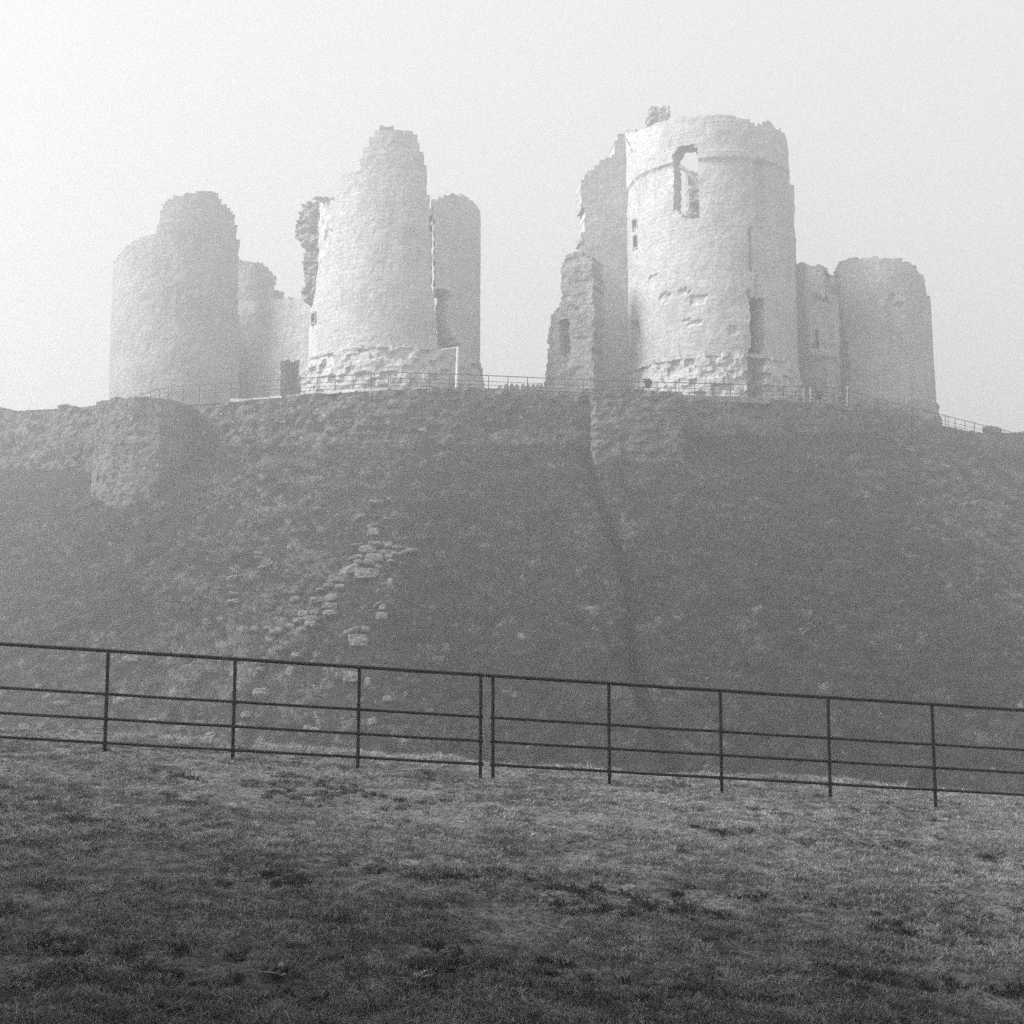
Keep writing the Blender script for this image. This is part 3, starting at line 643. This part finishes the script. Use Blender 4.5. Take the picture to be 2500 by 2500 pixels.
CL = {
 'the pile on the spur, above the middle of the left railing': [(1010, 200, 90, 25, 0), (920, 285, 75, 30, -12), (1085, 296, 60, 16, 0), (1000, 340, 85, 18, -12), (1000, 375, 80, 52, 0), (900, 452, 75, 16, -4), (1020, 445, 115, 26, 3), (968, 478, 112, 46, 2),
   (1060, 492, 60, 26, 0), (900, 525, 90, 24, -8), (1005, 528, 120, 56, 4), (945, 556, 125, 26, 6), (860, 600, 125, 56, -20), (955, 622, 145, 70, 0), (820, 632, 60, 30, 20)],
 'the stones scattered just right of the spur pile': [(1085, 448, 42, 36, 0), (1140, 465, 62, 20, 0), (1215, 486, 75, 28, -8), (1120, 498, 46, 26, -6), (1088, 517, 50, 30, -10), (1165, 500, 60, 22, -25), (1030, 580, 50, 22, 20), (1100, 545, 46, 18, 8)],
 'the stepped row of squared blocks left of the spur': [(800, 657, 60, 34, 5), (742, 664, 50, 22, 4), (735, 690, 66, 26, 0), (798, 697, 58, 32, 3), (752, 762, 78, 48, -4), (665, 778, 84, 38, 0), (738, 813, 84, 38, 2), (748, 854, 88, 36, 0),
   (650, 848, 62, 30, 0), (586, 856, 66, 36, -4), (628, 884, 92, 32, 0), (552, 895, 58, 30, -8), (628, 920, 74, 40, 0), (505, 930, 60, 34, 10), (572, 950, 60, 38, -20), (425, 962, 84, 42, -8), (440, 1060, 56, 26, -8)],
 'the short column of stones right of the stepped row': [(1035, 798, 80, 20, -32), (1052, 816, 42, 36, 0), (1045, 868, 66, 50, -3), (1090, 670, 40, 60, 5)],
 'the big group just above the railing, left of its middle': [(870, 958, 105, 30, -24), (948, 950, 56, 40, 6), (910, 1015, 118, 78, 0)],
 'the stones seen through the bars of the left railing': [(870, 1230, 95, 66, 8), (965, 1255, 36, 56, 0), (1080, 1355, 52, 36, -8), (990, 1490, 52, 44, -20), (652, 1545, 60, 42, 0), (330, 1140, 60, 36, 0), (330, 1180, 50, 30, 10), (282, 1205, 72, 48, 20),
   (540, 1100, 62, 36, -10), (505, 1192, 50, 62, 20), (245, 1450, 56, 42, -10), (610, 1530, 50, 30, 0)],
 'the thin scatter high on the left slope': [(320, 500, 55, 18, 4), (320, 520, 40, 18, 0), (347, 576, 52, 24, -4), (165, 648, 66, 30, -16), (200, 632, 50, 14, 4), (180, 737, 76, 16, 6), (180, 785, 84, 26, 0), (500, 735, 84, 18, 8), (535, 768, 62, 34, -10),
   (540, 722, 60, 14, 0), (685, 715, 60, 16, -8), (660, 240, 60, 24, -20), (300, 945, 50, 34, 20), (380, 940, 60, 20, -6), (100, 885, 50, 20, 0), (12, 903, 50, 40, 0), (460, 85, 70, 16, -8)],
}
CL['the loose stones low at the far left, behind the railing'] = [((x / 1.5456 - 500) * 2.415, (1500 + y / 1.5456 - 1150) * 2.415, w_ * 1.56, h_ * 1.56, r) for x, y, w_, h_, r in
  [(500, 178, 66, 24, -2), (240, 345, 64, 22, 4), (345, 315, 42, 20, 0), (180, 320, 32, 16, -20), (455, 335, 48, 26, -14), (495, 325, 28, 14, 0), (160, 430, 30, 28, 0), (90, 430, 34, 18, 10), (580, 412, 34, 28, 0), (800, 465, 44, 22, 0)]]
SHORT = dict(zip(CL, ['the pile on the spur', 'the scatter right of the spur pile', 'the stepped row of blocks', 'the short column right of the stepped row', 'the big group above the railing', 'the stones seen through the left railing', 'the scatter high on the left slope', 'the low far-left scatter']))
ORD = ['topmost', 'second', 'third', 'fourth', 'fifth', 'sixth', 'seventh', 'eighth', 'ninth', 'tenth', 'eleventh', 'twelfth', 'thirteenth', 'fourteenth', 'fifteenth', 'sixteenth', 'seventeenth']
for cl, lst in CL.items():
    lst = sorted(lst, key=lambda a: a[1])
    for i, (x, y, ww, hh, r) in enumerate(lst):
        px, py = z6(x, y)
        kind = ('flat slab' if ww > 2.6 * hh else 'tilted slab' if abs(r) > 18 else 'upright stone' if hh > 1.15 * ww else 'squared block' if ww < 2.1 * hh else 'long block')
        size = 'large' if ww > 95 else 'small' if ww < 52 else 'medium'
        o_ = ORD[i] + (' down' if i else '')
        stone(px, py, ww / 2.415, hh / 2.415, r, 'block', '%s %s, %s %s %s' % (size, kind, o_, 'in' if i else 'of', SHORT[cl]), 'facing stones lying on the mound slope')
px, py = z6(335, 1325)
stone(px, py, 95 / 2.415, 62 / 2.415, 0, 'round', 'big rounded pale boulder behind the upper bars of the left railing', 'facing stones lying on the mound slope')
stone(1033, 1056, 24, 12, 8, 'block', 'single pale stone standing out in the retaining wall foot near the centre', 'facing stones lying on the mound slope', base=P(1033, 1056, 80.6))
stone(2418, 1049, 42, 22, 0, 'round', 'rounded boulder on the skyline at the lower end of the right railing', 'facing stones lying on the mound slope', base=P(2420, 1054, 98.5))
stone(160, 992, 34, 12, 0, 'round', 'dark boulder on top of the misty wall at the far left', 'facing stones lying on the mound slope', base=P(160, 997, 92.8))
# pale putlog stones in the retaining wall
for i, (px, py, s_) in enumerate([(561, 1012, 5), (541, 1016, 7), (521, 1018, 6), (594, 1018, 5), (622, 1003, 4), (731, 1000, 6), (793, 1020, 9), (696, 1034, 6), (645, 1030, 5), (777, 1004, 7), (885, 1011, 6), (737, 1074, 9), (803, 1034, 5), (499, 1060, 6)]):
    p0 = P(px, py, 80.0); p0.y = float(yc(p0.x)) - .32; q = P(px, py, p0.y)
    stone(px, py, s_, s_ * .9, 0, 'block', '%s small whitish stone in the retaining wall, counted from the left' % (['leftmost', 'second', 'third', 'fourth', 'fifth', 'sixth', 'seventh', 'eighth', 'ninth', 'tenth', 'eleventh', 'twelfth', 'thirteenth', 'rightmost'][sorted([561, 541, 521, 594, 622, 731, 793, 696, 645, 777, 885, 737, 803, 499]).index(px)]), 'small whitish stones in the retaining wall', base=q).data.materials[0] = CHALK

# ------------------------------------------------------------------ grass
def clump(name, n, rad, h, wd, lean, mat, seg=2, seed=0, flat=0.0):
    r = random.Random(seed); v, f = [], []
    for _ in range(n):
        a = r.uniform(0, 6.283); d = rad * math.sqrt(r.random()); bx, by = d * math.cos(a), d * math.sin(a)
        hh = h * r.uniform(.45, 1.1); le = lean * r.uniform(.3, 1.2) * hh; b = r.uniform(0, 6.283); dx, dy = math.cos(b) * le, math.sin(b) * le
        c = r.uniform(0, 6.283); wx, wy = math.cos(c) * wd * .5, math.sin(c) * wd * .5; n0 = len(v)
        for k in range(seg):
            t = k / seg; q = t * t; ws = 1 - .5 * t
            z = hh * (t - flat * q)
            v += [(bx + dx * q - wx * ws, by + dy * q - wy * ws, z), (bx + dx * q + wx * ws, by + dy * q + wy * ws, z)]
            if k: f.append([n0 + 2 * k - 2, n0 + 2 * k - 1, n0 + 2 * k + 1, n0 + 2 * k])
        v.append((bx + dx, by + dy, hh * (1 - flat))); f.append([n0 + 2 * seg - 2, n0 + 2 * seg - 1, n0 + 2 * seg])
    me = bpy.data.meshes.new(name); me.from_pydata(v, [], f); me.materials.append(mat)
    return bpy.data.objects.new(name, me)
def scatter(name, pts, scl, protos, tilt=None, label=None, cat=None, kind='stuff'):
    """one object that instances the grass clumps in `protos` on its points"""
    me = bpy.data.meshes.new(name); n = len(pts)
    me.vertices.add(n); me.vertices.foreach_set('co', np.asarray(pts, np.float32).ravel())
    rot = np.zeros((n, 3), np.float32); rot[:, 2] = RNG.uniform(0, 6.283, n)
    rot[:, 0] = RNG.normal(0, .12, n); rot[:, 1] = RNG.normal(0, .12, n)
    if tilt is not None: rot[:, :2] += tilt; rot[:, 2] = RNG.uniform(-.9, .9, n)
    a = me.attributes.new('rot', 'FLOAT_VECTOR', 'POINT'); a.data.foreach_set('vector', rot.ravel())
    a = me.attributes.new('scl', 'FLOAT', 'POINT'); a.data.foreach_set('value', np.asarray(scl, np.float32))
    a = me.attributes.new('pick', 'INT', 'POINT'); a.data.foreach_set('value', RNG.integers(0, len(protos), n).astype(np.int32))
    o = bpy.data.objects.new(name, me); C.objects.link(o)
    g = bpy.data.node_groups.new(name, 'GeometryNodeTree')
    g.interface.new_socket('Geometry', in_out='INPUT', socket_type='NodeSocketGeometry'); g.interface.new_socket('Geometry', in_out='OUTPUT', socket_type='NodeSocketGeometry')
    gi, go = g.nodes.new('NodeGroupInput'), g.nodes.new('NodeGroupOutput')
    iop = g.nodes.new('GeometryNodeInstanceOnPoints'); g2i = g.nodes.new('GeometryNodeGeometryToInstance')
    for p in reversed(protos):
        oi = g.nodes.new('GeometryNodeObjectInfo'); oi.inputs['Object'].default_value = p; oi.inputs['As Instance'].default_value = True
        g.links.new(oi.outputs['Geometry'], g2i.inputs[0])
    def at(nm, ty):
        q = g.nodes.new('GeometryNodeInputNamedAttribute'); q.data_type = ty; q.inputs[0].default_value = nm; return q.outputs['Attribute']
    m2p = g.nodes.new('GeometryNodeMeshToPoints'); g.links.new(gi.outputs[0], m2p.inputs[0])
    g.links.new(m2p.outputs[0], iop.inputs['Points']); g.links.new(g2i.outputs[0], iop.inputs['Instance'])
    iop.inputs['Pick Instance'].default_value = True
    g.links.new(at('pick', 'INT'), iop.inputs['Instance Index']); g.links.new(at('rot', 'FLOAT_VECTOR'), iop.inputs['Rotation']); g.links.new(at('scl', 'FLOAT'), iop.inputs['Scale'])
    g.links.new(iop.outputs[0], go.inputs[0])
    md = o.modifiers.new('scatter', 'NODES'); md.node_group = g
    return tag(o, label, cat, kind=kind)
# lawn: short, trodden, patchy
n = 190000
y = RNG.uniform(3.6, 15.6, n) ; x = RNG.uniform(-1, 1, n) * (1.4 + y * .5)
k = y < fence_y(x) + 1.7; x, y = x[k], y[k]
dens = .68 + .35 * fbm(x * .5, y * .8, 61, 4) + 1.2 * fbm(x * 2.1, y * 2.6, 65, 4) + .25 * sst(2, 6, x) - .75 * np.exp(-((x + 1.8) / 3.2) ** 2 - ((y - 10.6) / .9) ** 2) - .35 * np.exp(-((x - .6) / 1.0) ** 2 - ((y - 7.6) / .7) ** 2)
k = RNG.random(len(x)) < np.clip(dens, .16, 1); x, y, dens = x[k], y[k], dens[k]
pr = [clump('lawn_clump', 26, .05, .034, .0045, .9, LAWN_BLADE, 2, i, .25) for i in range(5)] + [clump('lawn_clump', 14, .06, .030, .0035, 1.3, STRAW_BLADE, 2, 40 + i, .4) for i in range(2)]
scatter('grass', np.stack([x, y, lawn_z(x, y) - .002], -1), np.clip(.75 + .5 * dens, .6, 1.5) * RNG.uniform(.7, 1.2, len(x)), pr, label='short trodden patchy grass of the lawn in the foreground', cat='grass')
n = 9000; y = RNG.uniform(3.6, 14.5, n); x = RNG.uniform(-1, 1, n) * (1.4 + y * .5)
k = (fbm(x * 1.1, y * 1.6, 88, 3) > .22) & (y < fence_y(x) + .6); x, y = x[k], y[k]
scatter('grass', np.stack([x, y, lawn_z(x, y) - .004], -1), RNG.uniform(.6, 1.5, len(x)), [clump('tuft', 34, .045, .05, .006, 1.1, TUFT_BLADE, 3, 300 + i, .35) for i in range(3)], label='darker weedy tufts standing up in the lawn', cat='grass')
n = 9000; x = RNG.normal(-1.6, 3.0, n); y = RNG.normal(10.7, .75, n); k = y < fence_y(x) + .8; x, y = x[k], y[k]
scatter('dry_grass', np.stack([x, y, lawn_z(x, y) - .002], -1), RNG.uniform(.5, 1.0, len(x)), [clump('dry_mat', 22, .06, .02, .005, 1.6, STRAW_BLADE, 2, 400 + i, .55) for i in range(3)], label='flattened pale dry grass on the worn strip in front of the railing', cat='grass')
# tussocks along the rim and feet of posts
n = 2600; x = RNG.uniform(-9, 9, n); y = fence_y(x) + 1.1 + RNG.normal(0, .3, n) + .5 * fbm(x * .8, x * 0 + 2, 21, 3)
kk = fbm(x * 1.2, y, 77, 2) > -.1; x, y = x[kk], y[kk]
pr = [clump('rim_clump', 30, .07, .085, .005, 1.2, STRAW_BLADE, 3, 90 + i, .35) for i in range(3)]
scatter('dry_grass', np.stack([x, y, lawn_z(x, y) - .01], -1), RNG.uniform(.5, 1.3, len(x)), pr, label='pale dry grass along the rim of the ditch behind the railing', cat='grass')
# slope: long coarse grass, thinner on the spur, paler where flanks are painted lit
n = 150000; x = RNG.uniform(-50, 56, n); v_ = -RNG.uniform(0.2, 36, n) 
y = yc(x) + v_; k = (y > 47) & (np.abs(x) < y * .47 + 2); x, y, v_ = x[k], y[k], v_[k]
inf = np.abs(x - furrow_x(v_)) < .52
k = ~inf & (RNG.random(len(x)) < np.clip(.5 + 1.7 * fbm(x * 1.3, y * 1.3, 71, 3), .08, 1)); x, y = x[k], y[k]
z = mound_z(x, y)
stony = np.exp(-((x + 8.5) / 5) ** 2)
pale = RNG.random(len(x)) < np.clip(.06 + .62 * np.exp(-((x + 14) / 7.5) ** 2) + .3 * sst(24, 34, x) - .2 * np.exp(-((x - 19) / 5) ** 2) + .35 * fbm(x * .5, y * .5, 73, 3) + .35 * fbm(x * 2.2, y * 2.2, 74, 2), .02, .9)  # lit flanks and shaded fold painted in by the straw share, plus random patches
sc = RNG.uniform(.55, 1.25, len(x)) * (1 - .35 * stony) * (.55 + 1.0 * (vn(x * .8, y * .8, 75)))
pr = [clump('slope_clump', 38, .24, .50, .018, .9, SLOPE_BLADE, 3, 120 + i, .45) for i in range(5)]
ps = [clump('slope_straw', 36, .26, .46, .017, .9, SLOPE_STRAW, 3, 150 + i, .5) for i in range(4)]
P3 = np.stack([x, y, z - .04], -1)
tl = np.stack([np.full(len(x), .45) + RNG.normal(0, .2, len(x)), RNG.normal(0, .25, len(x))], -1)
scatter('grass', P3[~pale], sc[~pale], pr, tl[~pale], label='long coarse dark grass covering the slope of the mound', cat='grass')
scatter('dry_grass', P3[pale], sc[pale], ps, tl[pale], label='pale dry grass mixed into the slope, thickest on flanks painted as lit', cat='grass')
# dark scrub in the furrow
v_ = -RNG.uniform(.3, 30, 7000); x = furrow_x(v_) + RNG.normal(0, .2, len(v_)); y = yc(x) + v_
pr = [clump('scrub_clump', 26, .16, .22, .05, 1.0, DARK_BLADE, 2, 200 + i, .2) for i in range(3)]
scatter('scrub', np.stack([x, y, mound_z(x, y) - .03], -1), RNG.uniform(.5, 1.2, len(x)), pr, label='dark low scrub filling the furrow that runs down the mound', cat='scrub')
# weeds and small shrubs
def leafy(name, p, hgt, n, lw, lab, mat=DARK_BLADE, seed=1, group=None, up=1.0):
    r = random.Random(seed); e = empty(name, tuple(p), lab, 'plant', group); st, lf = MB(), MB()
    for k in range(5):
        a = r.uniform(0, 6.28); t = Vector((math.cos(a) * hgt * .4 / up, math.sin(a) * hgt * .4 / up, hgt * r.uniform(.6, 1)))
        st.tube(Vector(p) - Vector((0, 0, .03)), Vector(p) + t, .012 * hgt + .001, 4, .004 * hgt)
        for j in range(n // 5):
            c = Vector(p) + t * r.uniform(.3, 1.05); d = Vector((r.uniform(-1, 1), r.uniform(-1, 1), r.uniform(-.2, 1))).normalized(); s = d.orthogonal().normalized() * lw * .5; l = lw * 2 * r.uniform(.6, 1.2)
            lf.add([c, c + d * l * .5 + s, c + d * l, c + d * l * .5 - s], [[0, 1, 2, 3]])
    st.build('stem', BARK, e); lf.build('leaves', mat, e); return e
leafy('shrub', P(1585, 955, 81.6), 1.05, 150, .12, 'small dark bush on top of the square bastion', seed=3, up=1.3)
h = hit(1630, 1117); h = h or P(1630, 1117, 80)
leafy('shrub', h, .8, 50, .10, 'small dark sapling at the foot of the square bastion', seed=4, up=1.6)
leafy('shrub', P(2000, 982, 87.5), .9, 160, .12, 'dark bush beside the rightmost white post behind the railing bend', seed=5)
for i, (px, py) in enumerate([(680, 2382), (1010, 2395), (1060, 2335), (430, 2465), (1480, 2440), (1890, 2440), (1290, 2045), (100, 2100)]):
    a = P(px, py, 1.0); ys = np.arange(3.5, 14, .02); q = np.argmax(lawn_z(a.x * ys, ys) > EYE + (a.z - EYE) * ys); yy = ys[q]
    p = (a.x * yy, yy, float(lawn_z(a.x * yy, yy)) - .005); r = random.Random(i); lf = MB()
    for k in range(9 + i % 4):
        an = r.uniform(0, 6.28); l = r.uniform(.05, .10); wd = l * .28; d = Vector((math.cos(an), math.sin(an), r.uniform(.15, .6))); s = Vector((-math.sin(an), math.cos(an), 0)) * wd * .5; b = Vector(p) + Vector((0, 0, .006))
        lf.add([b - s * .3, b + s * .3, b + d * l * .5 + s, b + d * l * .5 - s, b + d * l - Vector((0, 0, .3 * l)) * d.z], [[0, 1, 2, 3], [3, 2, 4]])
    tag(lf.build('weed', LAWN_BLADE), ['weed rosette with broad upturned leaves, bottom left of centre', 'broad-leaved weed right of the upturned rosette', 'small weed between the two lowest rosettes and the railing', 'weed near the bottom edge at the left', 'weed near the bottom edge just right of centre', 'weed in the dark turf at the lower right', 'weed in the bright turf below the gap in the railing', 'weed in the turf at the left edge'][i], 'plant', 'broad-leaved weeds in the lawn')

# ------------------------------------------------------------------ trees added out of view round the viewpoint to shade the near lawn
def shade_tree(x, y, H, rc, seed, lab):
    r = random.Random(seed); zb = float(lawn_z(x, y)); e = empty('shade_tree', (x, y, zb), lab, 'shade_tree', 'unseen trees added beside the viewpoint for shade')
    mb = MB(); top = Vector((x + .3, y, zb + H * .55)); mb.tube((x, y, zb - .3), top, .32, 10, .18); tips = []
    for k in range(22):
        a = r.uniform(0, 6.28); h0 = r.uniform(.25, .6) * H; b = Vector((x, y, zb + h0)); l = rc * r.uniform(.5, .95)
        t = b + Vector((math.cos(a) * l, math.sin(a) * l, r.uniform(.1, .4) * H)); mb.tube(b, t, .10, 6, .03); tips += [b.lerp(t, .55), t, t]
    mb.build('trunk', BARK, e, True); lf = MB()
    for c in tips:
        for j in range(48):
            u = c + Vector((r.gauss(0, 1), r.gauss(0, 1), r.gauss(0, .8))) * rc * .24
            for q in range(5):
                p = u + Vector((r.gauss(0, 1), r.gauss(0, 1), r.gauss(0, 1))) * .16; d = Vector((r.uniform(-1, 1), r.uniform(-1, 1), r.uniform(-.6, .6))).normalized(); s_ = d.orthogonal().normalized() * .10
                lf.add([p, p + d * .17 + s_, p + d * .36, p + d * .17 - s_], [[0, 1, 2, 3]])
    lf.build('crown', TREE_LEAF, e)
for a in SHADE_TREES: shade_tree(*a)

# ------------------------------------------------------------------ haze
mb = MB(); mb.box((0, 0, 20.0), (245, 245, 32))
hz = mb.build('haze', bpy.data.materials.new('haze')); hm = hz.data.materials[0]; hm.use_nodes = True; hn = hm.node_tree; hn.nodes.clear()
pv = hn.nodes.new('ShaderNodeVolumePrincipled'); pv.inputs['Color'].default_value = (.97, .97, .97, 1); pv.inputs['Density'].default_value = FOG['density']; pv.inputs['Anisotropy'].default_value = FOG['aniso']
ho = hn.nodes.new('ShaderNodeOutputMaterial'); hn.links.new(pv.outputs[0], ho.inputs['Volume'])
tag(hz, 'even grey morning mist over the mound and towers', 'haze', kind='stuff')
